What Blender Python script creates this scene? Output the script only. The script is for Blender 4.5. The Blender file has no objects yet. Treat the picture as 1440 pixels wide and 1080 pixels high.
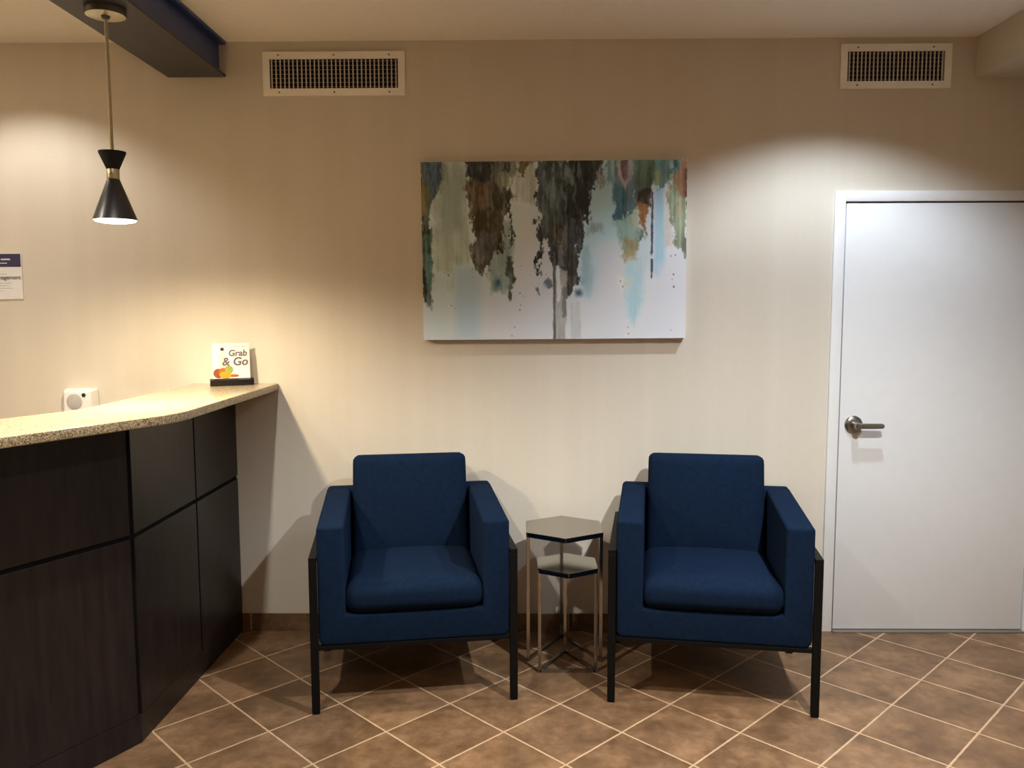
import bpy, bmesh, math, random
import numpy as np
from mathutils import Vector, Matrix
random.seed(7)
PI = math.pi
COL = bpy.context.scene.collection
H = 2.775          # ceiling height

# ------------------------------------------------------------------ materials
class NT:
    def __init__(s, name):
        s.m = bpy.data.materials.new(name); s.m.use_nodes = True
        s.t = s.m.node_tree; s.b = s.t.nodes['Principled BSDF']
    def n(s, kind, **kw):
        nd = s.t.nodes.new(kind)
        for k, v in kw.items():
            if k.startswith('in_'): nd.inputs[k[3:].replace('_', ' ')].default_value = v
            else: setattr(nd, k, v)
        return nd
    def l(s, a, b): s.t.links.new(a, b)
    def math(s, op, a, b=None, c=None):
        nd = s.t.nodes.new('ShaderNodeMath'); nd.operation = op
        for i, v in enumerate((a, b, c)):
            if v is None: continue
            if isinstance(v, (int, float)): nd.inputs[i].default_value = v
            else: s.l(v, nd.inputs[i])
        return nd.outputs[0]
    def mix(s, fac, a, b, mode='MIX'):
        nd = s.t.nodes.new('ShaderNodeMix'); nd.data_type = 'RGBA'; nd.blend_type = mode
        for i, v in ((0, fac), (6, a), (7, b)):
            if isinstance(v, (int, float)): nd.inputs[i].default_value = v
            elif isinstance(v, tuple): nd.inputs[i].default_value = (*v[:3], 1)
            else: s.l(v, nd.inputs[i])
        return nd.outputs[2]
    def coords(s, scale=(1, 1, 1)):
        g = s.n('ShaderNodeNewGeometry'); mp = s.n('ShaderNodeMapping')
        mp.inputs['Scale'].default_value = scale
        s.l(g.outputs['Position'], mp.inputs['Vector']); return mp.outputs[0]
    def obj(s, scale=(1, 1, 1)):
        g = s.n('ShaderNodeTexCoord'); mp = s.n('ShaderNodeMapping')
        mp.inputs['Scale'].default_value = scale
        s.l(g.outputs['Object'], mp.inputs['Vector']); return mp.outputs[0]
    def noise(s, vec, scale, detail=3, rough=.55):
        nd = s.n('ShaderNodeTexNoise'); nd.inputs['Scale'].default_value = scale
        nd.inputs['Detail'].default_value = detail; nd.inputs['Roughness'].default_value = rough
        s.l(vec, nd.inputs['Vector']); return nd.outputs['Fac']
    def ramp(s, fac, stops):
        nd = s.n('ShaderNodeValToRGB'); e = nd.color_ramp.elements
        while len(e) < len(stops): e.new(.5)
        for k, (p, c) in enumerate(stops):
            e[k].position = p; e[k].color = (*c[:3], 1) if isinstance(c, tuple) else (c, c, c, 1)
        s.l(fac, nd.inputs[0]); return nd.outputs[0]
    def bump(s, h, strength=.2, dist=.001):
        nd = s.n('ShaderNodeBump'); nd.inputs['Strength'].default_value = strength
        nd.inputs['Distance'].default_value = dist
        s.l(h, nd.inputs['Height']); s.l(nd.outputs[0], s.b.inputs['Normal'])
    def base(s, c):
        if isinstance(c, tuple): s.b.inputs['Base Color'].default_value = (*c[:3], 1)
        else: s.l(c, s.b.inputs['Base Color'])
    def set(s, rough=.5, metal=0, spec=.5, **kw):
        s.b.inputs['Roughness'].default_value = rough
        s.b.inputs['Metallic'].default_value = metal
        s.b.inputs['Specular IOR Level'].default_value = spec
        for k, v in kw.items(): s.b.inputs[k.replace('_', ' ')].default_value = v
        return s.m

def sr(r, g, b):
    f = lambda v: (v/255/12.92) if v/255 < .04045 else ((v/255+.055)/1.055)**2.4
    return (f(r), f(g), f(b))

def speckle(name, c, rough=.5, metal=0, amt=.06, scale=60, spec=.5, bump=.05, **kw):
    t = NT(name); v = t.obj(); n = t.noise(v, scale)
    lo = tuple(x*(1-amt) for x in c); hi = tuple(min(1, x*(1+amt)) for x in c)
    t.base(t.ramp(n, [(.3, lo), (.7, hi)]))
    if bump: t.bump(n, bump, .0006)
    return t.set(rough, metal, spec, **kw)

M = {}
# wallpaper: woven texture with very faint vertical bands
t = NT('wallpaper')
g = t.coords((9.5, 9.5, .05)); band = t.noise(g, 1.0, 2, .5)
thv = t.noise(t.coords((260, 260, 14)), 1, 2); thh = t.noise(t.coords((10, 10, 240)), 1, 2)
c0 = t.ramp(band, [(.38, (.632, .580, .496)), (.62, (.650, .600, .518))])
weave = t.math('ADD', t.math('MULTIPLY', thv, .5), t.math('MULTIPLY', thh, .5))
c1 = t.mix(.55, c0, t.ramp(weave, [(.3, .90), (.7, 1.0)]), 'MULTIPLY')
t.base(c1); t.bump(weave, .10, .0006); M['wallpaper'] = t.set(.55, 0, .35)
M['plaster'] = speckle('ceiling_paint', (.88, .83, .76), .9, amt=.02, scale=30, spec=.2)
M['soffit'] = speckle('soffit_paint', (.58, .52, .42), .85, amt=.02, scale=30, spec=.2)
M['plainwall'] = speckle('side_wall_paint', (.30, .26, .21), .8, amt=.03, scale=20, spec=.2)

# floor: ceramic tiles laid on the diagonal
PITCH = .43626288/math.sqrt(2); GX, GY = -1.1583, -1.1829
def tile_material(name, diagonal=True, step=.3085, dark=1.0):
    t = NT(name); g = t.n('ShaderNodeNewGeometry')
    sep = t.n('ShaderNodeSeparateXYZ'); t.l(g.outputs['Position'], sep.inputs[0])
    if diagonal:
        X = t.math('SUBTRACT', sep.outputs[0], GX); Y = t.math('SUBTRACT', sep.outputs[1], GY)
        k = 1/(math.sqrt(2)*PITCH)
        a = t.math('MULTIPLY', t.math('ADD', X, Y), k); b = t.math('MULTIPLY', t.math('SUBTRACT', X, Y), k)
    else:
        a = t.math('MULTIPLY', t.math('ADD', sep.outputs[0], 1.317), 1/step); b = None
    def d(v):
        f = t.math('FRACT', t.math('ADD', v, 100.5)); return t.math('ABSOLUTE', t.math('SUBTRACT', f, .5))
    def cell(v): return t.math('FLOOR', t.math('ADD', v, 100.0))
    dd = t.math('MINIMUM', d(a), d(b)) if b is not None else d(a)
    wob = t.math('MULTIPLY', t.math('SUBTRACT', t.noise(t.coords(), 60, 2), .5), .006)
    dd = t.math('ADD', dd, wob)
    mask = t.n('ShaderNodeMapRange'); mask.interpolation_type = 'SMOOTHSTEP'
    mask.inputs['From Min'].default_value = .009; mask.inputs['From Max'].default_value = .0155
    t.l(dd, mask.inputs['Value']); mk = mask.outputs[0]
    cmb = t.n('ShaderNodeCombineXYZ'); t.l(cell(a), cmb.inputs[0])
    if b is not None: t.l(cell(b), cmb.inputs[1])
    wn = t.n('ShaderNodeTexWhiteNoise'); wn.noise_dimensions = '3D'; t.l(cmb.outputs[0], wn.inputs['Vector'])
    off = t.n('ShaderNodeVectorMath'); off.operation = 'MULTIPLY_ADD'
    t.l(wn.outputs['Color'], off.inputs[0]); off.inputs[1].default_value = (9, 9, 9); t.l(g.outputs['Position'], off.inputs[2])
    n1 = t.noise(off.outputs[0], 5.5, 5, .62); n2 = t.noise(off.outputs[0], 24, 4, .65)
    s = t.math('ADD', t.math('MULTIPLY', n1, .65), t.math('MULTIPLY', n2, .35))
    c = t.ramp(s, [(.36, (.108*dark, .060*dark, .030*dark)), (.5, (.172*dark, .097*dark, .050*dark)), (.64, (.265*dark, .155*dark, .084*dark))])
    var = t.math('ADD', t.math('MULTIPLY', wn.outputs['Value'], .26), .87)
    cv = t.n('ShaderNodeVectorMath'); cv.operation = 'SCALE'; t.l(c, cv.inputs[0]); t.l(var, cv.inputs['Scale'])
    gr = t.ramp(n2, [(.3, (.42, .28, .17)), (.7, (.54, .38, .24))])
    t.base(t.mix(mk, gr, cv.outputs[0]))
    t.l(t.ramp(s, [(.35, .36), (.7, .50)]), t.b.inputs['Roughness'])
    hgt = t.math('ADD', t.math('MULTIPLY', mk, 1.0), t.math('MULTIPLY', s, .25)); t.bump(hgt, .35, .0015)
    t.b.inputs['Specular IOR Level'].default_value = .4
    return t.m
M['floor'] = tile_material('floor_tile'); M['tilebase'] = tile_material('skirting_tile', False, .3085, .85)

M['white'] = speckle('white_door_paint', (.70, .71, .725), .42, amt=.015, scale=14, spec=.4, bump=.02)
M['trim'] = speckle('white_trim_paint', (.73, .74, .75), .38, amt=.015, scale=14, spec=.4, bump=.02)
M['vent'] = speckle('vent_enamel', (.90, .88, .82), .45, amt=.02, scale=20)
M['vent_blade'] = speckle('vent_blade_enamel', (.60, .57, .53), .5, amt=.03, scale=20)
M['dark'] = speckle('painted_void_shade', (.012, .011, .010), .9, spec=.1)  # near-black standing in for shade inside the vents and door gap
M['threshold'] = speckle('threshold_metal', (.22, .19, .16), .5, metal=.4)

def fabric(name, c1, c2):
    t = NT(name); v = t.obj()
    s = t.math('ADD', t.math('MULTIPLY', t.noise(v, 420, 3), .5), t.math('MULTIPLY', t.noise(v, 60, 3), .5))
    t.base(t.ramp(s, [(.3, c1), (.7, c2)])); t.bump(s, .3, .0008)
    return t.set(.95, 0, .03)
M['blue'] = fabric('navy_upholstery', (.0044, .0100, .0240), (.0076, .0175, .0425))
M['black'] = speckle('black_metal_frame', (.003, .003, .003), .55, metal=.0, spec=.15, amt=.1)
M['rubber'] = speckle('black_rubber', (.012, .012, .012), .8)
M['chrome'] = speckle('polished_nickel', (.36, .35, .34), .16, metal=1, amt=.04, bump=0)
M['mirror'] = speckle('smoked_mirror_top', (.36, .34, .30), .14, metal=1, amt=.02, bump=0)
M['satin'] = speckle('satin_nickel', (.30, .30, .29), .30, metal=1, amt=.04, bump=.01)
M['brass'] = speckle('brushed_brass', (.62, .56, .40), .35, metal=1, amt=.06, bump=.02)
M['brassrod'] = speckle('aged_brass_rod', (.46, .41, .30), .5, metal=.7, amt=.06)
M['shade'] = speckle('matte_black_shade', (.012, .012, .016), .32, spec=.6, amt=.1)
M['shade_top'] = speckle('flat_black_cap', (.008, .008, .008), .6, spec=.3, amt=.1)
M['shade_in'] = speckle('white_shade_lining', (.80, .78, .72), .5)
M['canopy'] = speckle('dark_canopy_enamel', (.05, .045, .04), .4)
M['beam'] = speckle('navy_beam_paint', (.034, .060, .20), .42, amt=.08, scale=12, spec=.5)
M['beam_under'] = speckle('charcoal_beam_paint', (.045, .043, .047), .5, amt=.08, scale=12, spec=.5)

# dark stained counter panels
t = NT('espresso_laminate'); v = t.obj((6, 6, .7)); n = t.noise(v, 6, 5, .6)
t.base(t.ramp(n, [(.35, (.0085, .0062, .0060)), (.7, (.018, .012, .0115))])); t.bump(n, .03, .0005)
M['espresso'] = t.set(.34, 0, .30)
M['groove'] = speckle('black_reveal', (.003, .003, .003), .8, spec=.1)
# speckled stone
t = NT('speckled_quartz'); v = t.coords()
vo = t.n('ShaderNodeTexVoronoi'); vo.inputs['Scale'].default_value = 330; t.l(v, vo.inputs['Vector'])
sp = t.n('ShaderNodeSeparateColor'); t.l(vo.outputs['Color'], sp.inputs[0])
c = t.ramp(sp.outputs[0], [(0, (.13, .09, .05)), (.10, (.34, .25, .14)), (.28, (.50, .40, .25)), (.7, (.58, .48, .32)), (1, (.72, .64, .46))])
n = t.noise(v, 420, 3); t.base(t.mix(.5, c, t.ramp(n, [(.35, .55), (.65, 1.0)]), 'MULTIPLY'))
M['stone'] = t.set(.22, 0, .5)
t = NT('speckled_quartz_edge'); v = t.coords()
vo = t.n('ShaderNodeTexVoronoi'); vo.inputs['Scale'].default_value = 300; t.l(v, vo.inputs['Vector'])
sp = t.n('ShaderNodeSeparateColor'); t.l(vo.outputs['Color'], sp.inputs[0])
c = t.ramp(sp.outputs[0], [(0, (.035, .025, .012)), (.25, (.20, .15, .08)), (.6, (.34, .27, .16)), (1, (.60, .50, .34))])
t.base(c); M['stone_edge'] = t.set(.35, 0, .5)

M['paper'] = speckle('white_card', (.72, .72, .72), .6, amt=.01, bump=0)
M['paper_warm'] = speckle('white_paper', (.74, .73, .73), .7, amt=.02, bump=0)
M['ink_grey'] = speckle('grey_ink', (.13, .10, .11), .7, bump=0)
M['ink_light'] = speckle('pale_grey_ink', (.45, .44, .44), .7, bump=0)
M['ink_navy'] = speckle('navy_ink', (.022, .020, .075), .6, bump=0)
M['ink_white'] = speckle('white_ink', (.6, .6, .7), .7, bump=0)
M['ink_black'] = speckle('black_ink', (.01, .01, .01), .7, bump=0)
M['orange'] = speckle('orange_ink', (.45, .11, .008), .6, amt=.25, scale=80, bump=0)
M['amber'] = speckle('amber_ink', (.24, .05, .006), .6, amt=.25, scale=80, bump=0)
M['yellow'] = speckle('yellow_ink', (.50, .30, .012), .6, amt=.12, scale=80, bump=0)
M['lime'] = speckle('lime_ink', (.26, .32, .05), .6, amt=.2, scale=80, bump=0)
M['bottleglass'] = speckle('pale_bottle_ink', (.56, .56, .54), .6, amt=.03, bump=0)
M['holder'] = speckle('glossy_black_plastic', (.008, .008, .010), .18, bump=0)
M['device'] = speckle('white_plastic', (.72, .70, .68), .4, amt=.01, bump=0)
M['device_grey'] = speckle('grey_plastic', (.42, .40, .40), .5, amt=.02, bump=0)

def emit(name, col, s):
    m = bpy.data.materials.new(name); m.use_nodes = True; nt = m.node_tree; nt.nodes.clear()
    e = nt.nodes.new('ShaderNodeEmission'); o = nt.nodes.new('ShaderNodeOutputMaterial')
    e.inputs[0].default_value = (*col, 1); e.inputs[1].default_value = s; nt.links.new(e.outputs[0], o.inputs[0]); return m
M['lens'] = emit('lit_lens', (1, .86, .70), 4)
M['bulb'] = emit('lit_diffuser', (1, .93, .85), 3.0)

# ------------------------------------------------------------------ geometry helpers
def obj(name, bm, mat, parent=None, smooth=True, angle=40):
    me = bpy.data.meshes.new(name)
    bmesh.ops.recalc_face_normals(bm, faces=bm.faces)
    if smooth:
        for f in bm.faces: f.smooth = True
        for e in bm.edges:
            if len(e.link_faces) == 2 and e.calc_face_angle(0) > math.radians(angle): e.smooth = False
    bm.to_mesh(me); bm.free()
    for m in (mat if isinstance(mat, (list, tuple)) else [mat]): me.materials.append(m)
    o = bpy.data.objects.new(name, me); COL.objects.link(o)
    if parent: o.parent = parent
    return o
def empty(name, loc=(0, 0, 0), rz=0, parent=None):
    o = bpy.data.objects.new(name, None); o.empty_display_size = .1
    o.location = loc; o.rotation_euler = (0, 0, rz); COL.objects.link(o)
    if parent: o.parent = parent
    return o
def tag(o, label=None, cat=None, group=None, kind=None):
    if label: o['label'] = label
    if cat: o['category'] = cat
    if group: o['group'] = group
    if kind: o['kind'] = kind
    return o
def box(bm, x0, x1, y0, y1, z0, z1, bev=0, seg=2, mat=0):
    r = bmesh.ops.create_cube(bm, size=1)
    for v in r['verts']:
        v.co = Vector(((x0+x1)/2+v.co.x*(x1-x0), (y0+y1)/2+v.co.y*(y1-y0), (z0+z1)/2+v.co.z*(z1-z0)))
    fs = list({f for v in r['verts'] for f in v.link_faces})
    for f in fs: f.material_index = mat
    if bev:
        es = list({e for v in r['verts'] for e in v.link_edges})
        bmesh.ops.bevel(bm, geom=es, offset=bev, segments=seg, profile=.5, affect='EDGES')
    return bm
def B(*a, **k): return box(bmesh.new(), *a, **k)
def prism(bm, pts, z0, z1, axis='z', bev=0, seg=2, mat=0):
    f = {'z': lambda p, h: (p[0], p[1], h), 'y': lambda p, h: (p[0], h, p[1]), 'x': lambda p, h: (h, p[0], p[1])}[axis]
    lo = [bm.verts.new(f(p, z0)) for p in pts]; hi = [bm.verts.new(f(p, z1)) for p in pts]
    fs = [bm.faces.new(lo), bm.faces.new(hi[::-1])]
    n = len(pts)
    for i in range(n): fs.append(bm.faces.new((lo[i], hi[i], hi[(i+1) % n], lo[(i+1) % n])))
    for q_ in fs: q_.material_index = mat
    bmesh.ops.recalc_face_normals(bm, faces=fs)
    if bev:
        es = list({e for v in lo+hi for e in v.link_edges})
        bmesh.ops.bevel(bm, geom=es, offset=bev, segments=seg, profile=.5, affect='EDGES')
    return bm
def lathe(bm, prof, seg=48, mat=0, closed=True, M4=None):
    rings = []; new = []
    for r, z in prof:
        if r < 1e-6: v = bm.verts.new((0, 0, z)); rings.append([v]*seg); new.append(v)
        else:
            ring = [bm.verts.new((r*math.cos(2*PI*k/seg), r*math.sin(2*PI*k/seg), z)) for k in range(seg)]
            rings.append(ring); new += ring
    for a, b in zip(rings, rings[1:]):
        for k in range(seg):
            vs = [a[k], a[(k+1) % seg], b[(k+1) % seg], b[k]]; u = []
            for v in vs:
                if v not in u: u.append(v)
            if len(u) > 2: bm.faces.new(u).material_index = mat
    if M4 is not None: bmesh.ops.transform(bm, matrix=M4, verts=new)
    return bm
def bar(bm, a, b, w, h, up=(0, 0, 1)):
    """rectangular bar from a to b, width w across, height h along up"""
    a, b = Vector(a), Vector(b); d = (b-a).normalized(); up = Vector(up)
    if abs(d.dot(up)) > .95: up = Vector((0, 1, 0))
    s = d.cross(up).normalized(); u = s.cross(d).normalized()
    vs = []
    for p in (a, b):
        for i, j in ((-1, -1), (1, -1), (1, 1), (-1, 1)): vs.append(bm.verts.new(p+s*i*w/2+u*j*h/2))
    for f in ((0, 1, 2, 3), (7, 6, 5, 4), (0, 4, 5, 1), (1, 5, 6, 2), (2, 6, 7, 3), (3, 7, 4, 0)): bm.faces.new([vs[k] for k in f])
    return bm
def soft_box(w, d, h, r, n=16, fn=None):
    """rounded cushion centred at the origin; fn(co, (u,v,w)) may move points"""
    bm = bmesh.new(); bmesh.ops.create_cube(bm, size=2)
    bmesh.ops.subdivide_edges(bm, edges=bm.edges[:], cuts=n, use_grid_fill=True)
    hw, hd, hh = w/2, d/2, h/2
    for v in bm.verts:
        u = v.co.copy()
        k = lambda t, s: math.copysign(abs(t)**.8, t)*s
        p = Vector((k(u.x, hw), k(u.y, hd), k(u.z, hh)))
        c = Vector((max(-hw+r, min(hw-r, p.x)), max(-hd+r, min(hd-r, p.y)), max(-hh+r, min(hh-r, p.z))))
        dlt = p-c
        if dlt.length > 1e-6: p = c+dlt.normalized()*r
        v.co = fn(p, u) if fn else p
    return bm
def text_mesh(name, body, size, mat, parent, loc, rot, align='LEFT', depth=.0004, shear=0, sx=1, bold=0):
    cu = bpy.data.curves.new(name, 'FONT'); cu.body = body; cu.size = size; cu.extrude = depth; cu.align_x = align
    cu.shear = shear; cu.offset = bold; cu.resolution_u = 4
    tmp = bpy.data.objects.new('tmp_text', cu); COL.objects.link(tmp)
    dg = bpy.context.evaluated_depsgraph_get(); me = bpy.data.meshes.new_from_object(tmp.evaluated_get(dg))
    bpy.data.objects.remove(tmp); me.name = name; me.materials.clear(); me.materials.append(mat)
    o = bpy.data.objects.new(name, me); COL.objects.link(o); o.parent = parent; o.location = loc; o.rotation_euler = rot; o.scale = (sx, 1, 1)
    return o
def copy_tree(o, parent=None):
    c = o.copy(); COL.objects.link(c)
    if parent: c.parent = parent
    for ch in [x for x in bpy.data.objects if x.parent == o]:
        copy_tree(ch, c)
    return c
def struct(name, bm, mat, parent=None, smooth=False):
    o = obj(name, bm, mat, parent, smooth)
    if not parent: o['kind'] = 'structure'
    return o

# ------------------------------------------------------------------ the room
XL, XR, YF = -4.2, 2.78, -7.0
struct('floor', B(XL-.1, XR+.1, YF-.1, .12, -.1, 0), M['floor'])
struct('ceiling', B(XL-.1, XR+.1, YF-.1, .12, H, H+.1), M['plaster'])
bm = bmesh.new()                                    # back wall with the door opening cut out
DX0, DX1, DH = 1.452, 2.452, 2.085
box(bm, XL-.1, DX0, 0, .12, 0, H); box(bm, DX1, XR+.1, 0, .12, 0, H); box(bm, DX0, DX1, 0, .12, DH, H)
struct('wall_back', bm, M['wallpaper'])
struct('wall_left', B(XL-.1, XL, YF, 0, 0, H), M['plainwall'])
struct('wall_right', B(XR, XR+.1, YF, 0, 0, H), M['plainwall'])
struct('wall_front', B(XL, XR, YF-.1, YF, 0, H), M['plainwall'])
struct('trim_1', B(2.062, XR, YF, 0, 2.597, H), M['soffit'])          # boxed soffit along the right wall
struct('baseboard_back', B(-1.40, 1.435, -.009, 0, 0, .085, bev=.002), M['tilebase'])
struct('baseboard_right', B(XR-.009, XR, YF, 0, 0, .085, bev=.002), M['tilebase'])

# door
door = empty('door_1', (0, 0, 0)); door['kind'] = 'structure'
bm = bmesh.new()
FW = .050
box(bm, DX0-.008, DX0-.008+FW, -.014, .11, 0, DH+.006, bev=.003)
box(bm, DX1+.008-FW, DX1+.008, -.014, .11, 0, DH+.006, bev=.003)
box(bm, DX0-.008+FW-.004, DX1+.008-FW+.004, -.014, .11, DH+.006-.047, DH+.006, bev=.003)
obj('door_frame', bm, M['trim'], door)
LX0, LX1 = DX0-.008+FW+.007, DX1+.008-FW-.007
leaf = obj('door_leaf', B(LX0, LX1, -.006, .038, .011, DH+.006-.047-.008, bev=.002), M['white'], door)
obj('gap_shade_sheet', B(LX0-.004, LX1+.004, .045, .07, 0, 2.04), M['dark'], door)  # dark sheet behind the leaf, paints the shade in the door gap
obj('threshold', B(LX0-.005, LX1+.005, -.03, .1, 0, .007, bev=.002), M['threshold'], door)
hd = empty('door_handle', (1.566, -.006, 1.008), 0, leaf)
Rx = Matrix.Rotation(PI/2, 4, 'X')                 # z axis -> -y
bm = bmesh.new(); lathe(bm, [(0, 0), (.041, 0), (.0425, .003), (.0415, .007), (.036, .012), (.024, .015), (0, .016)], 48, M4=Rx)
lathe(bm, [(0, .012), (.0165, .012), (.0155, .045), (.0175, .058), (.014, .066), (0, .068)], 32, M4=Rx)
for f in bm.faces: f.smooth = True
prof = [(.0, -.012), (.03, -.0125), (.110, -.0115), (.119, -.008), (.122, 0), (.119, .008), (.110, .0115), (.03, .0125), (0, .012)]
pb = bmesh.new(); prism(pb, prof, -.064, -.048, axis='y', bev=.003, seg=3)
me_ = bpy.data.meshes.new('tmp'); pb.to_mesh(me_); pb.free(); bm.from_mesh(me_); bpy.data.meshes.remove(me_)
lv = obj('lever', bm, M['satin'], hd)

# ------------------------------------------------------------------ ceiling beam
bt = empty('ceiling_beam', (-1.483, 0, 2.617))
tag(bt, 'dark navy steel beam crossing the ceiling above the stone counter', 'beam')
L = 6.9
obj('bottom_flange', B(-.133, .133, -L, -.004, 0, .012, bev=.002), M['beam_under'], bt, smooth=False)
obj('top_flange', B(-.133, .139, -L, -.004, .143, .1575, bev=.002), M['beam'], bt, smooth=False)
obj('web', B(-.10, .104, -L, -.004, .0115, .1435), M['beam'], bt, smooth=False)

# ------------------------------------------------------------------ vents
def vent(x0, x1, z0, z1, ix0, ix1, iz0, iz1, nb, screws, label):
    r = empty('air_vent', ((x0+x1)/2, 0, (z0+z1)/2)); tag(r, label, 'vent', 'wall air vents')
    cx, cz = (x0+x1)/2, (z0+z1)/2
    bm = bmesh.new(); a = (x0-cx, x1-cx, z0-cz, z1-cz); b = (ix0-cx, ix1-cx, iz0-cz, iz1-cz)
    for q_ in ((a[0], b[0], a[2], a[3]), (b[1], a[1], a[2], a[3]), (b[0]-.001, b[1]+.001, a[2], b[2]), (b[0]-.001, b[1]+.001, b[3], a[3])):
        box(bm, q_[0], q_[1], -.012, -.0005, q_[2], q_[3])
    bmesh.ops.remove_doubles(bm, verts=bm.verts, dist=1e-5)
    obj('vent_frame', bm, M['vent'], r, smooth=False)
    obj('duct_shade_plate', B(b[0], b[1], -.0025, -.0008, b[2], b[3]), M['dark'], r, smooth=False)  # flat near-black plate, the duct's inner shade put into its colour
    bm = bmesh.new(); st = (b[1]-b[0])/nb
    for k in range(nb):
        x = b[0]+st*(k+.5); bar(bm, (x, -.0085, b[2]), (x, -.0085, b[3]), .0050, .006, up=(0, 1, 0))
    obj('vertical_blades', bm, M['vent_blade'], r, smooth=False)
    bm = bmesh.new(); nh = 7
    for k in range(nh):
        z = b[2]+(b[3]-b[2])*(k+.5)/nh; box(bm, b[0], b[1], -.0052, -.003, z-.0012, z+.0012)
    obj('horizontal_blades', bm, M['threshold'], r, smooth=False)
    for x, z in screws:
        s = bmesh.new(); lathe(s, [(0, 0), (.0042, 0), (.0042, .001), (.0028, .0022), (0, .0024)], 14, M4=Rx)
        o = obj('screw', s, M['threshold'], r); o.location = (x-cx, -.012, z-cz)
vent(-1.178, -.529, 2.531, 2.726, -1.147, -.560, 2.563, 2.694, 30, [(x, z) for x in (-1.105, -.852, -.60) for z in (2.546, 2.711)],
     'wider white framed air grille on the wall next to the navy beam')
vent(1.4505, 1.9485, 2.548, 2.744, 1.480, 1.9165, 2.580, 2.712, 24, [(x, z) for x in (1.525, 1.865) for z in (2.563, 2.729)],
     'narrower white framed air grille on the wall above the white door')

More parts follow.
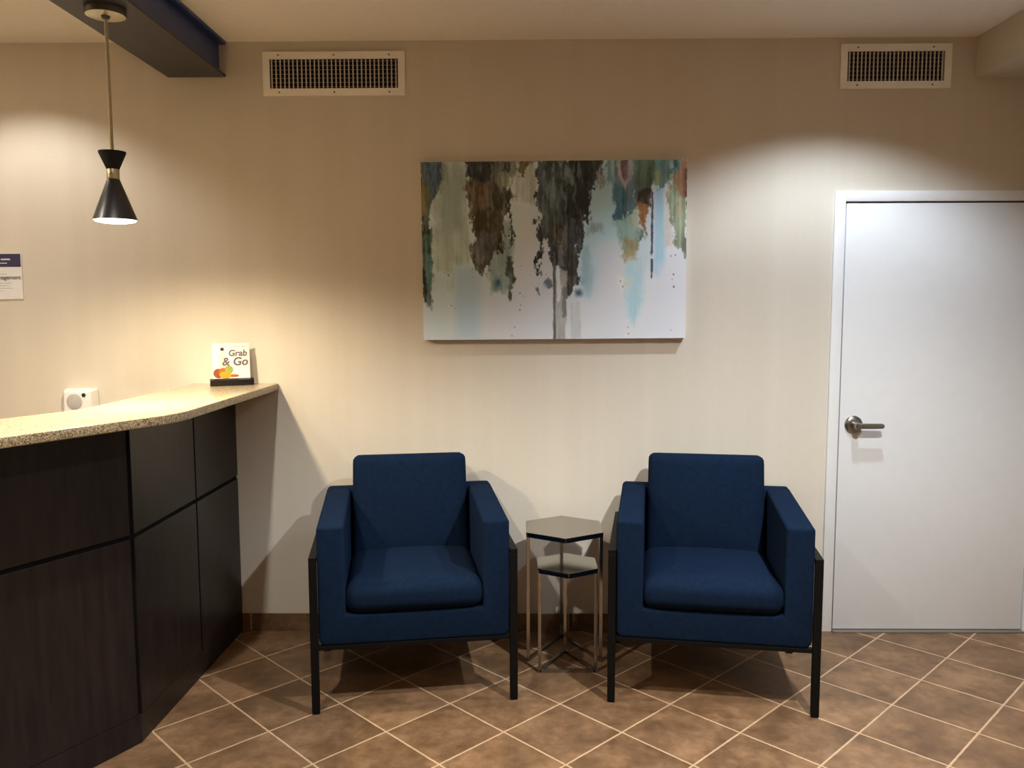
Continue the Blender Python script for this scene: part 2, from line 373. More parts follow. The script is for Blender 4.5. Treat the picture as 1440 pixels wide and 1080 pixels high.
# ------------------------------------------------------------------ painting
def build_painting():
    W_, H_ = 1.216, .812; nx, ny = 560, 374
    X, Y = np.meshgrid(np.linspace(108, 1326, nx), np.linspace(80, 902, ny))     # drawing frame of the artwork
    rng = np.random.RandomState(5)
    def vnoise(sx, sy, seed, octv=4, gain=.55):
        out = np.zeros_like(X); amp = 1; tot = 0
        for o in range(octv):
            r_ = np.random.RandomState(seed*17+o); gx, gy = X/sx*(2**o), Y/sy*(2**o)
            ix, iy = np.floor(gx).astype(int), np.floor(gy).astype(int); fx, fy = gx-ix, gy-iy
            fx = fx*fx*(3-2*fx); fy = fy*fy*(3-2*fy)
            tab = r_.rand(512, 512)
            a = tab[iy % 512, ix % 512]; b = tab[iy % 512, (ix+1) % 512]; c = tab[(iy+1) % 512, ix % 512]; d = tab[(iy+1) % 512, (ix+1) % 512]
            out += amp*((a*(1-fx)+b*fx)*(1-fy)+(c*(1-fx)+d*fx)*fy); tot += amp; amp *= gain
        return out/tot-.5
    wx = vnoise(22, 60, 3)*1.0; wy = vnoise(30, 46, 9)*1.0; streak = vnoise(9, 260, 11, 3); streak2 = vnoise(26, 400, 21, 3)
    mott = vnoise(34, 90, 31, 4); fine = vnoise(7, 10, 41, 3)
    img = np.zeros((ny, nx, 3)); uu = ((X-108)/1218)[..., None]; img[:] = np.array([198, 196, 194])*(1-uu)+np.array([226, 226, 230])*uu
    img += (streak2*14)[..., None]
    def sdf(poly, px, py):
        n = len(poly); d2 = np.full(px.shape, 1e18); inside = np.zeros(px.shape, bool)
        for i in range(n):
            x1, y1 = poly[i]; x2, y2 = poly[(i+1) % n]; ex, ey = x2-x1, y2-y1
            t_ = np.clip(((px-x1)*ex+(py-y1)*ey)/(ex*ex+ey*ey+1e-9), 0, 1)
            d2 = np.minimum(d2, (px-x1-t_*ex)**2+(py-y1-t_*ey)**2)
            cnd = ((y1 > py) != (y2 > py)) & (px < (x2-x1)*(py-y1)/((y2-y1) or 1e-9)+x1); inside ^= cnd
        d = np.sqrt(d2); return np.where(inside, d, -d)
    rag = vnoise(11, 20, 51, 3, .7); rag2 = vnoise(38, 70, 61, 3, .6)
    def lay(poly, col, soft=10, warp=14, op=1.0, mot=.0, strk=0.0):
        nonlocal img
        px, py = X+wx*warp*2, Y+wy*warp*3
        s_ = sdf(poly, px, py)+rag*warp*2.1+rag2*warp*1.2; a = np.clip(s_/soft+.5, 0, 1); a = a*a*(3-2*a)*op
        a = a*np.clip(1-strk*(streak+.25)*2, 0, 1)
        c = np.array(col, float)[None, None, :]*(1+(mott*mot*2+streak*mot)[..., None])
        img = img*(1-a[..., None])+c*a[..., None]
    def ell(cx, cy, rx, ry, col, soft=.6, op=1, warp=8):
        nonlocal img
        px, py = X+wx*warp*2, Y+wy*warp*3
        r_ = np.sqrt(((px-cx)/rx)**2+((py-cy)/ry)**2); a = np.clip((1-r_)/soft, 0, 1)*op
        img = img*(1-a[..., None])+np.array(col, float)*a[..., None]
    # pale washes
    lay([(108, 60), (650, 60), (640, 500), (600, 640), (380, 700), (300, 850), (108, 860)], (196, 198, 188), 220, 20, .75)
    lay([(150, 60), (345, 60), (345, 560), (330, 640), (200, 720), (150, 700)], (134, 139, 126), 90, 12, .9, .12)
    lay([(190, 130), (300, 130), (310, 400), (190, 400)], (112, 118, 104), 90, 16, .55)
    lay([(255, 560), (372, 560), (372, 900), (255, 900)], (176, 196, 204), 70, 6, .8)
    lay([(110, 560), (230, 600), (230, 900), (110, 900)], (196, 208, 206), 60, 6, .6)
    lay([(400, 330), (540, 330), (535, 640), (500, 700), (420, 700), (400, 600)], (122, 134, 124), 60, 14, .9, .2)
    lay([(530, 60), (650, 60), (650, 300), (540, 260)], (132, 128, 120), 60, 14, .85, .2)
    lay([(560, 330), (620, 330), (620, 620), (550, 640)], (196, 190, 186), 60, 8, .6)
    lay([(870, 90), (980, 90), (1040, 330), (1040, 470), (980, 560), (880, 720), (835, 700), (835, 480)], (150, 172, 178), 80, 12, .95, .08)
    lay([(900, 200), (990, 240), (1010, 420), (900, 560), (870, 420)], (160, 186, 190), 60, 12, .8)
    lay([(840, 460), (885, 460), (880, 640), (835, 650)], (128, 158, 164), 40, 12, .8)
    lay([(905, 480), (1030, 420), (1040, 900), (905, 900)], (212, 212, 216), 70, 6, .7)
    lay([(870, 375), (935, 375), (925, 415), (872, 420)], (116, 130, 134), 36, 16, .8)
    lay([(1050, 540), (1135, 500), (1120, 740), (1085, 840), (1050, 800)], (166, 198, 206), 44, 10, .9)
    lay([(1120, 300), (1165, 230), (1165, 560), (1110, 620), (1080, 560)], (186, 202, 206), 40, 10, .75)
    lay([(1178, 210), (1232, 210), (1228, 560), (1200, 620), (1178, 600)], (162, 196, 212), 30, 6, .95)
    lay([(1200, 560), (1330, 480), (1330, 890), (1130, 890)], (226, 228, 236), 60, 4, .7)
    lay([(1222, 200), (1262, 200), (1262, 470), (1225, 480)], (196, 190, 182), 26, 8, .8)
    # middle right veils
    lay([(1000, 330), (1105, 290), (1125, 420), (1092, 500), (1036, 500), (1010, 430)], (124, 152, 142), 40, 16, .9, .15)
    lay([(1060, 330), (1110, 300), (1120, 380), (1080, 400)], (168, 172, 150), 26, 12, .8)
    lay([(1036, 440), (1100, 440), (1092, 530), (1040, 545)], (140, 128, 92), 30, 12, .9, .2)
    lay([(1010, 620), (1080, 620), (1078, 672), (1030, 680)], (206, 202, 186), 30, 14, .5)
    # right edge
    lay([(1235, 140), (1332, 130), (1332, 500), (1296, 480), (1268, 445), (1262, 380), (1244, 320)], (132, 146, 116), 18, 16, .95, .25, .2)
    lay([(1258, 90), (1332, 85), (1332, 260), (1285, 250), (1262, 190)], (148, 112, 84), 18, 16, .9, .3)
    lay([(1312, 130), (1332, 120), (1332, 300), (1312, 230)], (92, 52, 44), 10, 10, .8)
    lay([(1280, 260), (1300, 250), (1306, 330), (1284, 340)], (186, 172, 140), 12, 10, .8)
    lay([(1308, 440), (1332, 440), (1332, 540), (1316, 520)], (112, 112, 100), 12, 12, .9)
    # upper right
    lay([(1150, 70), (1305, 70), (1298, 130), (1250, 150), (1222, 212), (1196, 224), (1172, 180), (1150, 140)], (84, 120, 124), 14, 16, .95, .3)
    lay([(1150, 120), (1206, 120), (1206, 180), (1180, 210), (1150, 190)], (116, 126, 92), 18, 16, .8, .3)
    lay([(1246, 84), (1262, 84), (1266, 120), (1250, 126)], (186, 206, 214), 8, 8, .8)
    lay([(1262, 84), (1284, 84), (1284, 118), (1268, 120)], (44, 78, 92), 8, 8, .8)
    lay([(1088, 70), (1172, 70), (1172, 200), (1160, 236), (1098, 250), (1086, 200)], (66, 80, 68), 16, 12, .97, .3)
    lay([(1092, 215), (1162, 205), (1158, 285), (1138, 300), (1098, 282)], (48, 38, 26), 12, 12, .97, .3)
    lay([(1104, 282), (1148, 282), (1142, 390), (1130, 404), (1116, 360)], (150, 104, 66), 10, 12, .95, .25)
    lay([(1120, 400), (1132, 392), (1112, 470), (1102, 474)], (86, 104, 88), 8, 10, .9)
    # teal and maroon
    lay([(955, 70), (1095, 70), (1104, 200), (1096, 280), (1052, 330), (1030, 352), (1004, 345), (986, 300), (978, 220), (958, 160)], (72, 92, 98), 18, 16, .97, .28, .15)
    lay([(992, 190), (1046, 230), (1050, 330), (1024, 358), (992, 330)], (50, 84, 94), 22, 14, .85, .2)
    lay([(1004, 84), (1020, 84), (1050, 180), (1040, 206), (1012, 150)], (158, 138, 140), 10, 10, .85)
    lay([(1020, 70), (1058, 70), (1056, 158), (1040, 172), (1026, 130)], (84, 56, 62), 10, 10, .85)
    lay([(1060, 70), (1078, 84), (1082, 130), (1046, 210), (1040, 190), (1060, 140)], (150, 140, 148), 10, 10, .6)
    lay([(905, 90), (930, 90), (952, 160), (930, 210), (910, 190), (898, 150)], (96, 96, 92), 16, 16, .8, .3)
    # left edge
    lay([(100, 60), (212, 60), (200, 170), (186, 220), (158, 255), (146, 400), (152, 470), (148, 560), (158, 700), (150, 770), (136, 740), (100, 700)], (70, 78, 70), 18, 14, .95, .3, .15)
    lay([(120, 80), (205, 90), (190, 175), (168, 220), (140, 170)], (52, 66, 80), 22, 12, .9, .2)
    lay([(100, 160), (140, 200), (136, 330), (100, 340)], (104, 88, 52), 24, 12, .85, .3)
    lay([(100, 310), (128, 320), (128, 400), (100, 410)], (40, 32, 26), 14, 12, .8)
    lay([(118, 390), (158, 380), (152, 500), (124, 560)], (30, 44, 34), 18, 10, .85)
    lay([(124, 500), (150, 500), (150, 640), (130, 680)], (62, 98, 94), 14, 8, .7)
    lay([(102, 560), (126, 580), (124, 720), (112, 718)], (28, 32, 28), 8, 8, .9)
    ell(143, 700, 9, 18, (60, 60, 58), .9, .9); ell(150, 740, 8, 32, (130, 132, 130), .9, .8)
    lay([(200, 90), (240, 100), (232, 160), (206, 150)], (110, 116, 104), 14, 16, .8, .4)
    # brown mass
    lay([(318, 60), (470, 60), (486, 200), (530, 236), (528, 292), (498, 330), (474, 400), (468, 488), (440, 522), (412, 570), (382, 604), (362, 596), (346, 545), (336, 480), (346, 430), (330, 350), (342, 290), (322, 230), (328, 150)], (62, 54, 42), 11, 22, 1, .4, .1)
    lay([(320, 60), (468, 60), (466, 160), (400, 168), (350, 156), (322, 140)], (38, 40, 40), 18, 16, .95, .2)
    lay([(322, 172), (400, 165), (410, 240), (392, 330), (350, 290)], (80, 60, 42), 30, 22, .85, .35)
    lay([(340, 320), (440, 300), (430, 400), (360, 410)], (46, 40, 22), 24, 18, .8, .3)
    lay([(350, 430), (440, 410), (430, 510), (390, 560), (360, 570)], (78, 76, 70), 22, 18, .85, .35)
    lay([(440, 60), (560, 60), (545, 130), (510, 200), (470, 230), (440, 160)], (88, 86, 70), 24, 18, .85, .35)
    lay([(480, 90), (515, 90), (512, 130), (484, 134)], (40, 42, 38), 12, 14, .9)
    lay([(560, 70), (625, 70), (600, 110), (582, 160), (566, 150)], (66, 54, 34), 12, 14, .9, .3)
    lay([(438, 190), (500, 200), (540, 250), (520, 300), (450, 300)], (44, 42, 34), 22, 20, .85, .35)
    # dark threads
    lay([(500, 270), (518, 280), (536, 360), (530, 420), (516, 470), (504, 462), (516, 400), (510, 330)], (34, 36, 30), 7, 16, .95)
    lay([(506, 510), (522, 520), (530, 570), (540, 600), (524, 640), (520, 690), (500, 740), (494, 734), (508, 680), (508, 620), (492, 590)], (52, 56, 50), 7, 14, .95, .2)
    ell(452, 642, 26, 50, (66, 96, 100), 1, .95); ell(455, 635, 14, 24, (36, 62, 72), .8, .8); ell(440, 740, 14, 60, (160, 160, 160), 1, .8)
    ell(340, 610, 14, 16, (130, 134, 136), .8, .8)
    # central mass
    lay([(640, 60), (955, 60), (930, 130), (900, 176), (890, 250), (872, 330), (862, 420), (838, 470), (830, 560), (826, 630), (802, 676), (776, 720), (756, 700), (742, 600), (716, 560), (696, 500), (682, 430), (666, 460), (650, 540), (630, 614), (622, 560), (642, 470), (640, 400), (660, 330), (642, 260)], (44, 47, 48), 11, 22, 1, .35, .08)
    lay([(655, 200), (760, 200), (760, 380), (700, 440), (660, 380)], (70, 78, 78), 40, 20, .7, .35)
    lay([(650, 90), (700, 90), (700, 240), (655, 240)], (52, 58, 62), 20, 16, .7, .4)
    lay([(706, 80), (716, 80), (722, 240), (712, 250)], (120, 122, 120), 10, 10, .6)
    lay([(770, 60), (890, 60), (880, 260), (850, 340), (780, 330)], (28, 31, 30), 30, 18, .9, .15)
    lay([(770, 100), (790, 110), (800, 180), (778, 190)], (86, 90, 88), 14, 18, .6)
    lay([(700, 370), (760, 370), (770, 470), (716, 480)], (74, 66, 50), 26, 18, .8, .35)
    lay([(735, 440), (756, 440), (762, 560), (742, 560)], (128, 124, 116), 14, 12, .65)
    lay([(770, 520), (826, 500), (822, 620), (780, 660)], (52, 46, 38), 20, 18, .85, .4)
    lay([(720, 60), (760, 60), (750, 100)], (150, 150, 146), 14, 16, .5)
    ell(628, 350, 17, 16, (50, 54, 54), .5, .95, 14)
    for cx, cy, r_ in ((650, 600, 16), (640, 672, 14), (648, 688, 9), (690, 640, 22), (700, 662, 14), (676, 632, 9), (632, 560, 12)):
        ell(cx, cy, r_, r_*1.3, (66, 76, 84), .7, .85, 16)
    ell(828, 690, 30, 34, (78, 96, 110), .9, .95); ell(832, 690, 14, 18, (52, 66, 82), .9, .7)
    # drips
    lay([(716, 560), (776, 590), (776, 740), (772, 905), (712, 905)], (146, 144, 138), 14, 5, .85, .2)
    lay([(728, 560), (746, 560), (744, 720), (734, 740)], (206, 206, 204), 8, 6, .8)
    lay([(712, 500), (724, 500), (724, 905), (712, 905)], (84, 84, 80), 5, 2, .9, .2)
    lay([(758, 660), (776, 660), (768, 800), (756, 800)], (100, 100, 96), 8, 6, .8)
    lay([(786, 730), (842, 720), (842, 905), (786, 905)], (176, 176, 174), 16, 5, .8, .1)
    # navy thread on the right
    for a_, b_, w_ in ((225, 400, 7), (405, 505, 8), (530, 612, 8)):
        lay([(1168-w_/2, a_), (1170+w_/2, a_), (1168+w_/2, b_), (1167, b_+18), (1165-w_/2, b_)], (56, 66, 86), 5, 3, .95)
    # specks
    sp = [(228, 600, 5), (210, 590, 3), (240, 742, 4), (256, 756, 3), (558, 686, 5), (572, 700, 3), (562, 742, 4), (558, 765, 5), (532, 846, 4), (520, 886, 4),
          (1256, 520, 4), (1276, 516, 4), (1268, 606, 5), (1270, 662, 6), (1262, 630, 3), (1062, 880, 4), (1024, 634, 4), (1036, 660, 4), (1060, 850, 3), (1258, 866, 3), (566, 560, 3), (680, 600, 4)]
    for cx, cy, r_ in sp: ell(cx, cy, r_, r_*1.2, (92, 88, 88), .5, .85, 2)
    dk = np.clip((100-img.mean(-1))/55, 0, 1)*np.clip(vnoise(16, 70, 71, 4, .65)*4.5, 0, 1)
    img += dk[..., None]*np.array([44, 48, 48]); dk2 = np.clip((110-img.mean(-1))/60, 0, 1)*np.clip(vnoise(24, 40, 81, 4, .65)*5-.4, 0, 1); img -= dk2[..., None]*20
    img += (fine*7+streak*10)[..., None]
    img = np.clip(img, 8, 240)/255
    lin = np.where(img < .04045, img/12.92, ((img+.055)/1.055)**2.4)
    # the palette above was picked by eye under the room's lamps; take their colour and strength out again
    u, v = (X-108)/1218, (Y-80)/822
    basis = [1, u, v, u*u, u*v, v*v, u**3, u*u*v, u*v*v, v**3]
    LC = [[0.5154, 0.3781, 0.2666], [-0.5861, -0.5812, -0.5672], [-0.4423, -0.5086, -0.574], [0.1307, 0.0878, 0.0237], [1.8657, 2.0195, 2.1786], [0.1145, 0.2337, 0.3529], [0.3067, 0.3754, 0.4568], [0.0707, 0.0018, -0.0738], [-1.6306, -1.6561, -1.6667], [0.4933, 0.4062, 0.3038]]
    for ch_ in range(3):
        il = sum(c_[ch_]*b_ for c_, b_ in zip(LC, basis)); lm = sum(sum(c_)/3*b_ for c_, b_ in zip(LC, basis)); lm = np.clip(lm, .2, 1); il = np.clip(il/lm, .6, 1.5)**.38*lm**.60; lin[..., ch_] = lin[..., ch_]*.88/il
    lin *= (.86/np.maximum(lin.max(-1), .86))[..., None]; lin = np.clip(lin, .003, .88)
    # mesh: dense front sheet carries the artwork, wrapped round a 38 mm deep stretcher
    xs = np.linspace(-W_/2, W_/2, nx); zs = np.linspace(H_, 0, ny)
    XX, ZZ = np.meshgrid(xs, zs); co = np.stack([XX, np.full_like(XX, -.040), ZZ], -1).reshape(-1, 3)
    idx = np.arange(nx*ny).reshape(ny, nx)
    faces = np.stack([idx[:-1, :-1], idx[1:, :-1], idx[1:, 1:], idx[:-1, 1:]], -1).reshape(-1, 4)
    me = bpy.data.meshes.new('painted_canvas'); me.from_pydata(co.tolist(), [], faces.tolist())
    ca = me.color_attributes.new('artwork', 'FLOAT_COLOR', 'POINT')
    rgba = np.ones((nx*ny, 4), np.float32); rgba[:, :3] = lin.reshape(-1, 3); ca.data.foreach_set('color', rgba.ravel())
    t = NT('abstract_artwork'); at = t.n('ShaderNodeAttribute', attribute_name='artwork')
    sc = t.n('ShaderNodeVectorMath'); sc.operation = 'SCALE'; t.l(at.outputs['Color'], sc.inputs[0]); sc.inputs['Scale'].default_value = 1.0
    t.base(sc.outputs[0]); t.bump(t.noise(t.obj(), 700, 2), .1, .0004); m = t.set(.45, 0, .35)
    me.materials.append(m)
    root = empty('wall_painting', (.1535, 0, 1.4165)); root.rotation_euler = (0, -.0052, 0)
    tag(root, 'large abstract canvas painting with dark drips hanging above the nesting tables', 'painting')
    o = bpy.data.objects.new('painted_canvas', me); COL.objects.link(o); o.parent = root
    obj('stretcher', B(-W_/2+.0005, W_/2-.0005, -.0395, -.0002, .0005, H_-.0005), M['paper_warm'], root, smooth=False)
build_painting()

# ------------------------------------------------------------------ reception counter
d = Vector((-.485, -.875)).normalized(); nrm = Vector((d.y*-1, d.x)); nrm = Vector((-d.y, d.x))
if nrm.x < 0: nrm = -nrm                                   # outward normal of the angled run
def offset_line(ox, bend_y, length=1.7):
    """polyline at offset ox (metres outward from the base face at x=-1.378)"""
    k = math.tan(math.atan2(-d.x, -d.y)/2)
    by = bend_y-ox*k; p0 = Vector((-1.360+ox, 0)); p1 = Vector((-1.378+ox, by)); return p0, p1, p1+d*length
BY = -1.045
def strip_poly(o0, o1, length=1.7, ystart=0, round_=0):
    a0, a1, a2 = offset_line(o0, BY, length); b0, b1, b2 = offset_line(o1, BY, length)
    def bend(p0, p1, p2):
        if not round_: return [p1]
        u = (p0-p1).normalized()*round_; w = (p2-p1).normalized()*round_; out = []
        for k in range(9):
            t_ = k/8; out.append((1-t_)**2*(p1+u)+2*t_*(1-t_)*p1+t_*t_*(p1+w))
        return out
    front = [Vector((b0.x, ystart))]+bend(b0, b1, b2)+[b2]; back = [a2]+bend(a0, a1, a2)[::-1]+[Vector((a0.x, ystart))]
    return [tuple(p) for p in front+back]
desk = empty('reception_desk', (-1.378, -.9, 0)); OFF = Vector((1.378, .9))
tag(desk, 'dark espresso panelled reception desk under the speckled stone top', 'reception desk')
def dp(pts): return [(x+OFF.x, y+OFF.y) for x, y in pts]
bm = bmesh.new(); prism(bm, dp(strip_poly(-.16, -.006, ystart=-.003)), .0, 1.1755)
obj('carcass', bm, M['groove'], desk, smooth=False)
bm = bmesh.new(); prism(bm, dp(strip_poly(-.012, .002, ystart=-.012)), .0, .106, bev=.0015)
obj('kick_board', bm, M['espresso'], desk, smooth=False)
def panel(s0, s1, z0, z1, run):
    """panel on the straight (run 0) or the angled (run 1) part, s measured along the face"""
    p0, p1, p2 = offset_line(0, BY)
    if run == 0: dd_ = (p1-p0).normalized(); a = p0+dd_*s0; b = p0+dd_*s1; n = Vector((-dd_.y, dd_.x))
    else: a = p1+d*s0; b = p1+d*s1; n = nrm
    pts = [a-n*.006, b-n*.006, b+n*.003, a+n*.003]
    bm = bmesh.new(); prism(bm, dp([tuple(p) for p in pts]), z0, z1, bev=.0012)
    obj('panel', bm, M['espresso'], desk, smooth=False)
G = .006
for z0, z1 in ((.108, .753), (.769, 1.174)):
    for s0, s1 in ((.012, .495-G), (.495+G, -BY-.010)): panel(s0, s1, z0, z1, 0)
    for s0, s1 in ((.010, .86-G), (.86+G, 1.695)): panel(s0, s1, z0, z1, 1)
# rail between upper and lower panels, slightly recessed
top = obj('countertop', prism(bmesh.new(), [(x+1.378, y+.9) for x, y in strip_poly(-.192, .208, 1.75, ystart=-.002, round_=.10)], 1.176, 1.2085, bev=.004, seg=3), [M['stone'], M['stone_edge']])
top.location = (-1.378, -.9, 0)
for f in top.data.polygons:
    if abs(f.normal.z) < .6 and len(f.vertices) == 4: f.material_index = 1
tag(top, 'speckled beige stone countertop laid on the dark reception desk', 'countertop')
# ------------------------------------------------------------------ countertop sign
sg = empty('sign_holder', (-1.338, -.098, 1.2087), math.radians(24))
tag(sg, 'white grab and go sign with fruit in black holder on the stone countertop', 'sign')
prof = [(-.026, 0), (.026, 0), (.026, .012), (.006, .033), (-.010, .033), (-.026, .026)]
bm = bmesh.new(); prism(bm, prof, -.096, .096, axis='x', bev=.0015)
obj('holder_base', bm, M['holder'], sg, smooth=False)
card = obj('sign_card', B(-.082, .082, -.002, .002, 0, .168, bev=.0006), M['paper'], sg, smooth=False)
card.location = (0, -.004, .027); card.rotation_euler = (math.radians(-7), 0, 0)
R90 = (PI/2, 0, 0); f_ = -.0024
text_mesh('lettering', 'Grab', .040, M['ink_grey'], card, (.070, f_, .109), R90, 'RIGHT', shear=.15, bold=.0011)
text_mesh('lettering', '& Go', .052, M['ink_grey'], card, (.073, f_, .066), R90, 'RIGHT', shear=.15, bold=.0014)
bm = bmesh.new()
for x0, x1 in ((.012, .026), (.029, .040), (.045, .066)): box(bm, x0, x1, f_-.0003, f_+.0002, .149, .1525)
obj('small_print', bm, M['ink_light'], card, smooth=False)
bm = bmesh.new(); prism(bm, [(-.056, .035), (-.022, .035), (-.022, .105), (-.032, .122), (-.032, .134), (-.044, .134), (-.044, .122), (-.056, .105)], f_-.0003, f_+.0002, axis='y')
obj('printed_bottle', bm, M['bottleglass'], card, smooth=False)
obj('printed_cap', B(-.0455, -.0305, f_-.0005, f_, .134, .1475), M['ink_black'], card, smooth=False)
def disc(name, cx, cz, rx, rz, mat, y):
    bm = bmesh.new(); pts = [(cx+rx*math.cos(2*PI*k/28), cz+rz*math.sin(2*PI*k/28)) for k in range(28)]
    prism(bm, pts, y-.0003, y+.0001, axis='y'); obj(name, bm, mat, card, smooth=False)
disc('printed_fruit', -.058, .030, .022, .022, M['amber'], f_-.0006)
disc('printed_fruit', -.036, .034, .022, .021, M['orange'], f_-.0008)
disc('printed_fruit', -.012, .046, .018, .019, M['lime'], f_-.0010)
disc('printed_fruit', -.028, .022, .026, .016, M['yellow'], f_-.0012)
disc('printed_fruit', .008, .018, .024, .006, M['orange'], f_-.0009)

# ------------------------------------------------------------------ wall notice and wall device
nt = empty('wall_notice', (-2.455, 0, 1.608)); tag(nt, 'white paper notice with navy heading pinned to the wall', 'notice')
pg = obj('sheet', B(-.112, .112, -.004, -.001, 0, .213, bev=.0006), M['paper_warm'], nt, smooth=False)
obj('heading_band', B(-.112, .1085, -.0048, -.0038, .152, .2125), M['ink_navy'], nt, smooth=False)
text_mesh('lettering', 'management', .0265, M['ink_grey'], nt, (.105, -.0045, .094), R90, 'RIGHT', bold=.0005)
bm = bmesh.new()
for x0, x1 in ((-.1, -.04), (-.03, .01), (.016, .060)): box(bm, x0, x1, -.0052, -.0047, .183, .190)
for x0, x1 in ((-.1, -.02), (-.01, .044)): box(bm, x0, x1, -.0052, -.0047, .167, .171)
obj('heading_print', bm, M['ink_white'], nt, smooth=False)
bm = bmesh.new()
for x0, x1, z in ((-.1, -.05, .118), (-.04, .04, .118), (-.1, .06, .076), (-.1, .05, .064), (-.1, .065, .052), (-.1, .02, .040)): box(bm, x0, x1, -.0045, -.0039, z-.0012, z+.0012)
obj('body_print', bm, M['ink_light'], nt, smooth=False)

dv = empty('wall_device', (-2.088, 0, 1.0)); tag(dv, 'small white box device with grey dial on wall behind the countertop', 'device')
bm = bmesh.new()
lo = [(-.088, -.11), (.088, -.11), (.078, .190), (-.078, .190)]; hi = [(-.068, -.095), (.068, -.095), (.064, .178), (-.064, .178)]
a = [bm.verts.new((x, -.001, z)) for x, z in lo]; b = [bm.verts.new((x, -.055, z)) for x, z in hi]
bm.faces.new(a); bm.faces.new(b[::-1])
for k in range(4): bm.faces.new((a[k], a[(k+1) % 4], b[(k+1) % 4], b[k]))
bmesh.ops.bevel(bm, geom=bm.edges[:], offset=.009, segments=4, profile=.5, affect='EDGES')
obj('housing', bm, M['device'], dv)
bm = bmesh.new(); lathe(bm, [(0, .054), (.037, .054), (.037, .0565), (.033, .0575), (0, .0575)], 40, M4=Rx)
o = obj('dial', bm, M['device_grey'], dv); o.location = (-.012, 0, .128)
bm = bmesh.new(); lathe(bm, [(0, .054), (.009, .054), (.009, .058), (0, .0585)], 20, M4=Rx)
o = obj('sensor', bm, M['ink_black'], dv); o.location = (.034, 0, .160)

# ------------------------------------------------------------------ pendant lamp
pd = empty('pendant_lamp', (-1.459, -.89, 2.617)); tag(pd, 'black hourglass pendant lamp hanging on a brass rod from the beam', 'pendant lamp')
bm = bmesh.new(); lathe(bm, [(0, -.001), (.0685, -.001), (.0685, -.024), (.066, -.0275)], 56)
obj('canopy', bm, M['canopy'], pd)
bm = bmesh.new(); lathe(bm, [(.066, -.0270), (.062, -.0285), (0, -.0290)], 56)
obj('canopy_plate', bm, M['brass'], pd)
bm = bmesh.new(); lathe(bm, [(0, -.028), (.016, -.029), (.012, -.037), (.006, -.040), (0, -.040)], 24)
obj('swivel', bm, M['canopy'], pd)
bm = bmesh.new(); lathe(bm, [(0, -.036), (.0063, -.036), (.0063, -.500), (0, -.500)], 20)
obj('rod', bm, M['brassrod'], pd)
bm = bmesh.new(); lathe(bm, [(0, -.4955), (.040, -.4955), (.0455, -.4940), (.0465, -.4975), (.0215, -.556), (0, -.556)], 56)
obj('upper_cone', bm, M['shade_top'], pd)
bm = bmesh.new(); lathe(bm, [(0, -.5555), (.0205, -.5555), (.0212, -.558), (.0212, -.588), (.0205, -.5905), (0, -.5905)], 40)
cl_ = obj('collar', bm, M['brass'], pd)
bm = bmesh.new(); lathe(bm, [(0, 0), (.0045, 0), (.0045, .0045), (.003, .006), (0, .0062)], 16, M4=Rx)
o = obj('set_screw', bm, M['satin'], cl_); o.location = (.003, -.0205, -.573)
bm = bmesh.new(); lathe(bm, [(0, -.5900), (.0195, -.5900), (.0215, -.592), (.0750, -.7350), (.0738, -.7355)], 64)
lc = obj('lower_cone', bm, M['shade'], pd)
bm = bmesh.new(); lathe(bm, [(.0740, -.7350), (.0200, -.5935), (0, -.5935)], 64)
obj('shade_lining', bm, M['shade_in'], lc)
bm = bmesh.new(); lathe(bm, [(0, -.7470), (.045, -.7455), (.066, -.741), (.0725, -.7335), (0, -.7325)], 48)
obj('diffuser', bm, M['bulb'], pd)

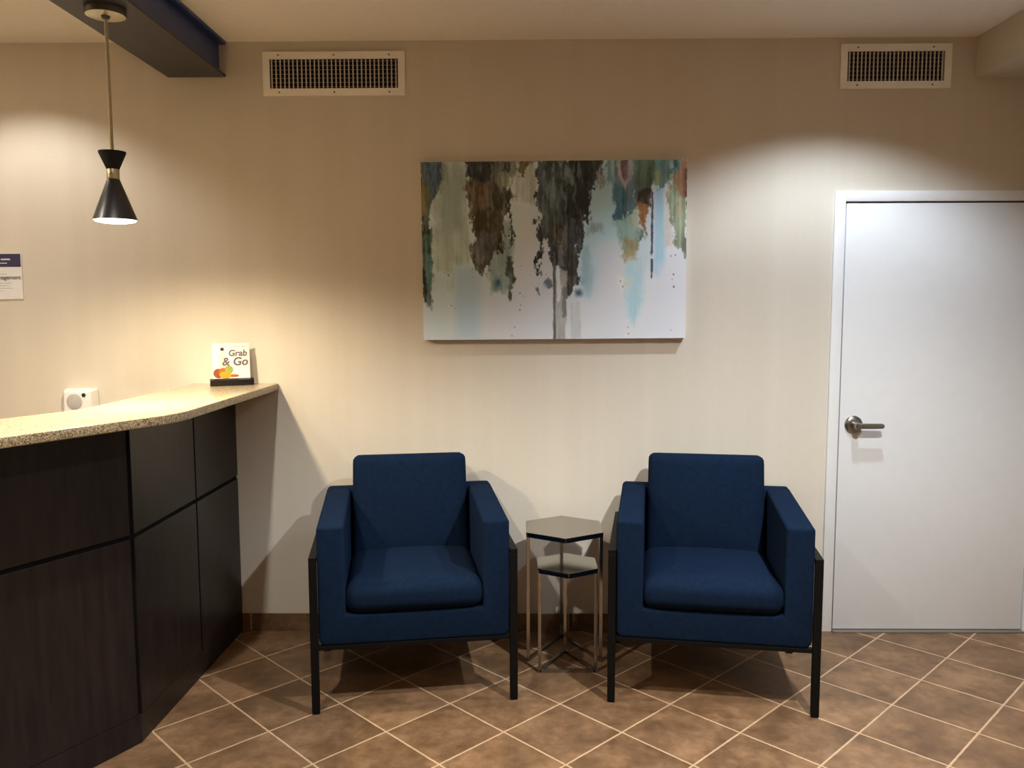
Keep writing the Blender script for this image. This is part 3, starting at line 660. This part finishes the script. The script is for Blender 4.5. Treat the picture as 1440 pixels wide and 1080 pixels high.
# ------------------------------------------------------------------ chairs
def make_chair():
    r = empty('armchair')
    # u = x, depth = +y (towards the back of the chair), z up
    prof = [(-.352, .268), (.352, .268), (.371, .287), (.371, .736), (.266, .736), (.266, .388), (-.266, .388), (-.266, .736), (-.371, .736), (-.371, .287)]
    bm = bmesh.new(); prism(bm, prof, .004, .625, axis='y')
    es = [e for e in bm.edges]; bmesh.ops.bevel(bm, geom=es, offset=.013, segments=4, profile=.5, affect='EDGES')
    # arm tops rise a touch to the back
    for v in bm.verts:
        if v.co.z > .6: v.co.z += .020*(v.co.y/.62)
    obj('upholstered_shell', bm, M['blue'], r)
    obj('back_panel', B(-.371, .371, .585, .668, .285, .757, bev=.018, seg=4), M['blue'], r)
    def seatfn(p, u):
        cz = (1-u.x**2)*(1-.75*u.y**2)
        q_ = p.copy()
        if p.z > 0: q_.z += .022*cz
        else: q_.z -= 0
        # softly crowned front lip, cushion dips towards the rear
        q_.z += -.030*((u.y+1)/2)
        q_.y -= .010*(1-u.x**2)*(1-abs(u.z)**2) if u.y < -.5 else 0
        return q_
    bm = soft_box(.545, .590, .130, .056, 22, seatfn)
    s = obj('seat_cushion', bm, M['blue'], r, angle=80); s.location = (0, .285, .449)
    bm = bmesh.new()
    # piping seam round the cushion front
    def backfn(p, u):
        q_ = p.copy(); k = (1-u.x**2)*(1-u.z**2)
        q_.y += (-.022 if u.y < 0 else .006)*k
        q_.x *= 1+.018*(1-u.z)/2
        return q_
    bm.free()
    bm = soft_box(.505, .125, .46, .028, 18, backfn)
    s = obj('back_cushion', bm, M['blue'], r, angle=80); s.location = (0, .588, .672); s.rotation_euler = (math.radians(-8), 0, 0)
    # metal frame
    for sx in (-1, 1):
        for y0, z1 in ((.0, .6005), (.595, .6005)):
            bm = B(min(sx*.372, sx*.402), max(sx*.372, sx*.402), y0, y0+.022, .004, z1, bev=.0015)
            lg = obj('leg', bm, M['black'], r, smooth=False)
            obj('foot_pad', B(min(sx*.375, sx*.399), max(sx*.375, sx*.399), y0+.002, y0+.020, 0, .005), M['rubber'], lg, smooth=False)
        obj('side_rail', B(min(sx*.372, sx*.402), max(sx*.372, sx*.402), 0, .617, .600, .620, bev=.0015), M['black'], r, smooth=False)
    for y0 in (.006, .590):
        obj('cross_rail', B(-.373, .373, y0, y0+.022, .252, .2695, bev=.0015), M['black'], r, smooth=False)
    return r
ch = make_chair()
ch.location = (-.413, -.779, 0); ch.rotation_euler = (0, 0, math.radians(9.2))
tag(ch, 'navy blue armchair with black metal legs between reception desk and nesting tables', 'armchair', 'navy armchairs by the wall')
c2 = copy_tree(ch); c2.location = (.735, -.796, 0); c2.rotation_euler = (0, 0, math.radians(-9.0))
tag(c2, 'navy blue armchair with black metal legs standing beside the white door', 'armchair', 'navy armchairs by the wall')

# ------------------------------------------------------------------ hexagonal nesting tables
def hex_table(name, cx, cy, R, z, label, front_bar, wt, rot=0):
    r = empty(name, (cx, cy, 0), rot); tag(r, label, 'side table', 'hexagonal nesting tables')
    P = [(R*math.sin(PI/3*k), -R*math.cos(PI/3*k)) for k in range(6)]    # k=0 points to the camera side
    bm = bmesh.new(); prism(bm, P, z-.006, z, bev=.001)
    obj('tabletop', bm, M['mirror'], r, smooth=False)
    bm = bmesh.new()
    for k in range(6):
        a, b = Vector((*P[k], z-.0135)), Vector((*P[(k+1) % 6], z-.0135)); a *= 1; m_ = Vector((0, 0, z-.0135))
        a2 = m_+(a-m_)*(1-wt*.58/R); b2 = m_+(b-m_)*(1-wt*.58/R); bar(bm, a2, b2, wt, .015)
    obj('top_frame', bm, M['chrome'], r, smooth=False)
    legs = [(P[k][0]*(1-wt*.7/R), P[k][1]*(1-wt*.7/R)) for k in (1, 3, 5)]
    for x, y in legs:
        obj('leg', B(x-wt/2, x+wt/2, y-wt/2, y+wt/2, 0, z-.008, bev=.001), M['chrome'], r, smooth=False)
    pairs = [(0, 1), (1, 2)]+([(0, 2)] if front_bar else [])
    for i, j in pairs:
        bm = bmesh.new(); bar(bm, (*legs[i], .007), (*legs[j], .007), wt, .0138)
        obj('base_bar', bm, M['chrome'], r, smooth=False)
hex_table('side_table', .188, -.258, .195, .585, 'taller grey hexagonal side table with chrome legs between the two armchairs', False, .015)
hex_table('side_table', .196, -.392, .148, .460, 'shorter hexagonal side table nested partly under the taller one', True, .014)

# ------------------------------------------------------------------ lights
def spot(name, loc, power, col, size=2.13, blend=.5, r=.05, tgt=None):
    l = bpy.data.lights.new(name, 'SPOT'); l.energy = power; l.color = col; l.spot_size = size; l.spot_blend = blend; l.shadow_soft_size = r
    o = bpy.data.objects.new(name, l); o.location = loc; COL.objects.link(o); return o
CW = (.80, .90, 1.0); NW = (1, .96, .88); WW = (1, .72, .44)
DL = [(1.38, -.73, 106, 124, CW), (1.15, -2.15, 375, 132, (.87, .90, .90)), (-1.05, -2.15, 165, 128, NW), (-2.25, -.50, 38, 124, NW), (-2.5, -1.5, 55, 128, NW),  # last one is unseen, added to brighten the lower left wall
      (-1.1, -3.9, 55, 128, WW), (1.15, -3.9, 55, 128, WW), (0, -5.4, 45, 128, WW)]  # unseen rear row, added to light the foreground and ceiling
for x, y, p, ang, colr in DL:
    r = empty('recessed_downlight', (x, y, H)); tag(r, 'round recessed downlight in the ceiling', 'ceiling light', 'recessed ceiling downlights')
    bm = bmesh.new(); lathe(bm, [(.062, -.001), (.085, -.001), (.085, -.004), (.075, -.007), (.062, -.005), (.062, -.001)], 40)
    obj('trim_ring', bm, M['trim'], r)
    bm = bmesh.new(); lathe(bm, [(0, -.003), (.062, -.003), (.062, -.001), (0, -.001)], 40)
    obj('lens', bm, M['lens'], r)
    spot('downlight_lamp', (x, y, H-.012), p, colr, math.radians(ang), .5, .035)
spot('pendant_lamp_bulb', (-1.459, -.89, 2.617-.752), 100, (1, .81, .54), math.radians(170), .6, .035)

M['globe'] = emit('fill_globe_glow', (1, .70, .38), 3.5)
for x, y in ((-1.9, -5.6), (1.3, -5.6)):                  # unseen globes added as warm ambient fill
    r = empty('added_fill_globe', (x, y, H)); tag(r, 'unseen glowing globe added for warm fill light', 'pendant lamp', 'added fill globes')
    bm = bmesh.new(); lathe(bm, [(0, 0), (.06, 0), (.06, -.02), (.006, -.03), (.006, -.50), (0, -.50)], 24); obj('rod', bm, M['brassrod'], r)
    bm = bmesh.new(); lathe(bm, [(.17*math.sin(PI*k/16), -.66+.17*math.cos(PI*k/16)) for k in range(17)], 32); obj('globe', bm, M['globe'], r)
for x, y, rz, p in ((XL, -1.9, PI/2, 210), (XR, -3.3, -PI/2, 90), (-.6, YF, PI, 20)):     # unseen uplights added to brighten the ceiling
    r = empty('added_uplight', (x, y, 1.95), rz); tag(r, 'unseen half bowl uplight added to brighten the ceiling', 'added uplight', 'added ceiling uplights')
    bm = bmesh.new(); lathe(bm, [(0, -.09), (.06, -.08), (.12, -.035), (.145, .02), (.138, .02), (.113, -.03), (.055, -.07), (0, -.08)], 32)
    o = obj('bowl', bm, M['satin'], r); o.location = (0, -.15, 0)
    obj('bracket', B(-.03, .03, -.02, 0, -.08, .02, bev=.004), M['satin'], r)
    a = Vector((0, -.15, .03)); a.rotate(Matrix.Rotation(rz, 3, 'Z'))
    o = spot('added_uplight_lamp', (x+a.x, y+a.y, 1.98), p, (1, .79, .52), math.radians(150), .5, .05); o.rotation_euler = (PI, 0, 0)
w = bpy.data.worlds.new('world'); bpy.context.scene.world = w; w.use_nodes = True
w.node_tree.nodes['Background'].inputs[0].default_value = (.9, .8, .7, 1); w.node_tree.nodes['Background'].inputs[1].default_value = .0

# ------------------------------------------------------------------ camera
cam = bpy.data.cameras.new('camera'); co = bpy.data.objects.new('camera', cam); COL.objects.link(co)
rt = Vector((.9999334917, .0111272555, -.0030325437)); up = Vector((.00197001333, .0942861358, .99554319)); fw = Vector((-.01136359, .9954829525, -.0942579441))
co.matrix_world = Matrix(((rt.x, up.x, -fw.x, 0), (rt.y, up.y, -fw.y, -3.88575), (rt.z, up.z, -fw.z, 1.570737), (0, 0, 0, 1)))
cam.sensor_width = 36; cam.lens = 29.0279; cam.clip_start = .02
sc = bpy.context.scene; sc.camera = co
sc.view_settings.view_transform = 'Standard'; sc.view_settings.look = 'None'; sc.view_settings.gamma = 1
sc.view_settings.use_curve_mapping = False; sc.view_settings.exposure = .15
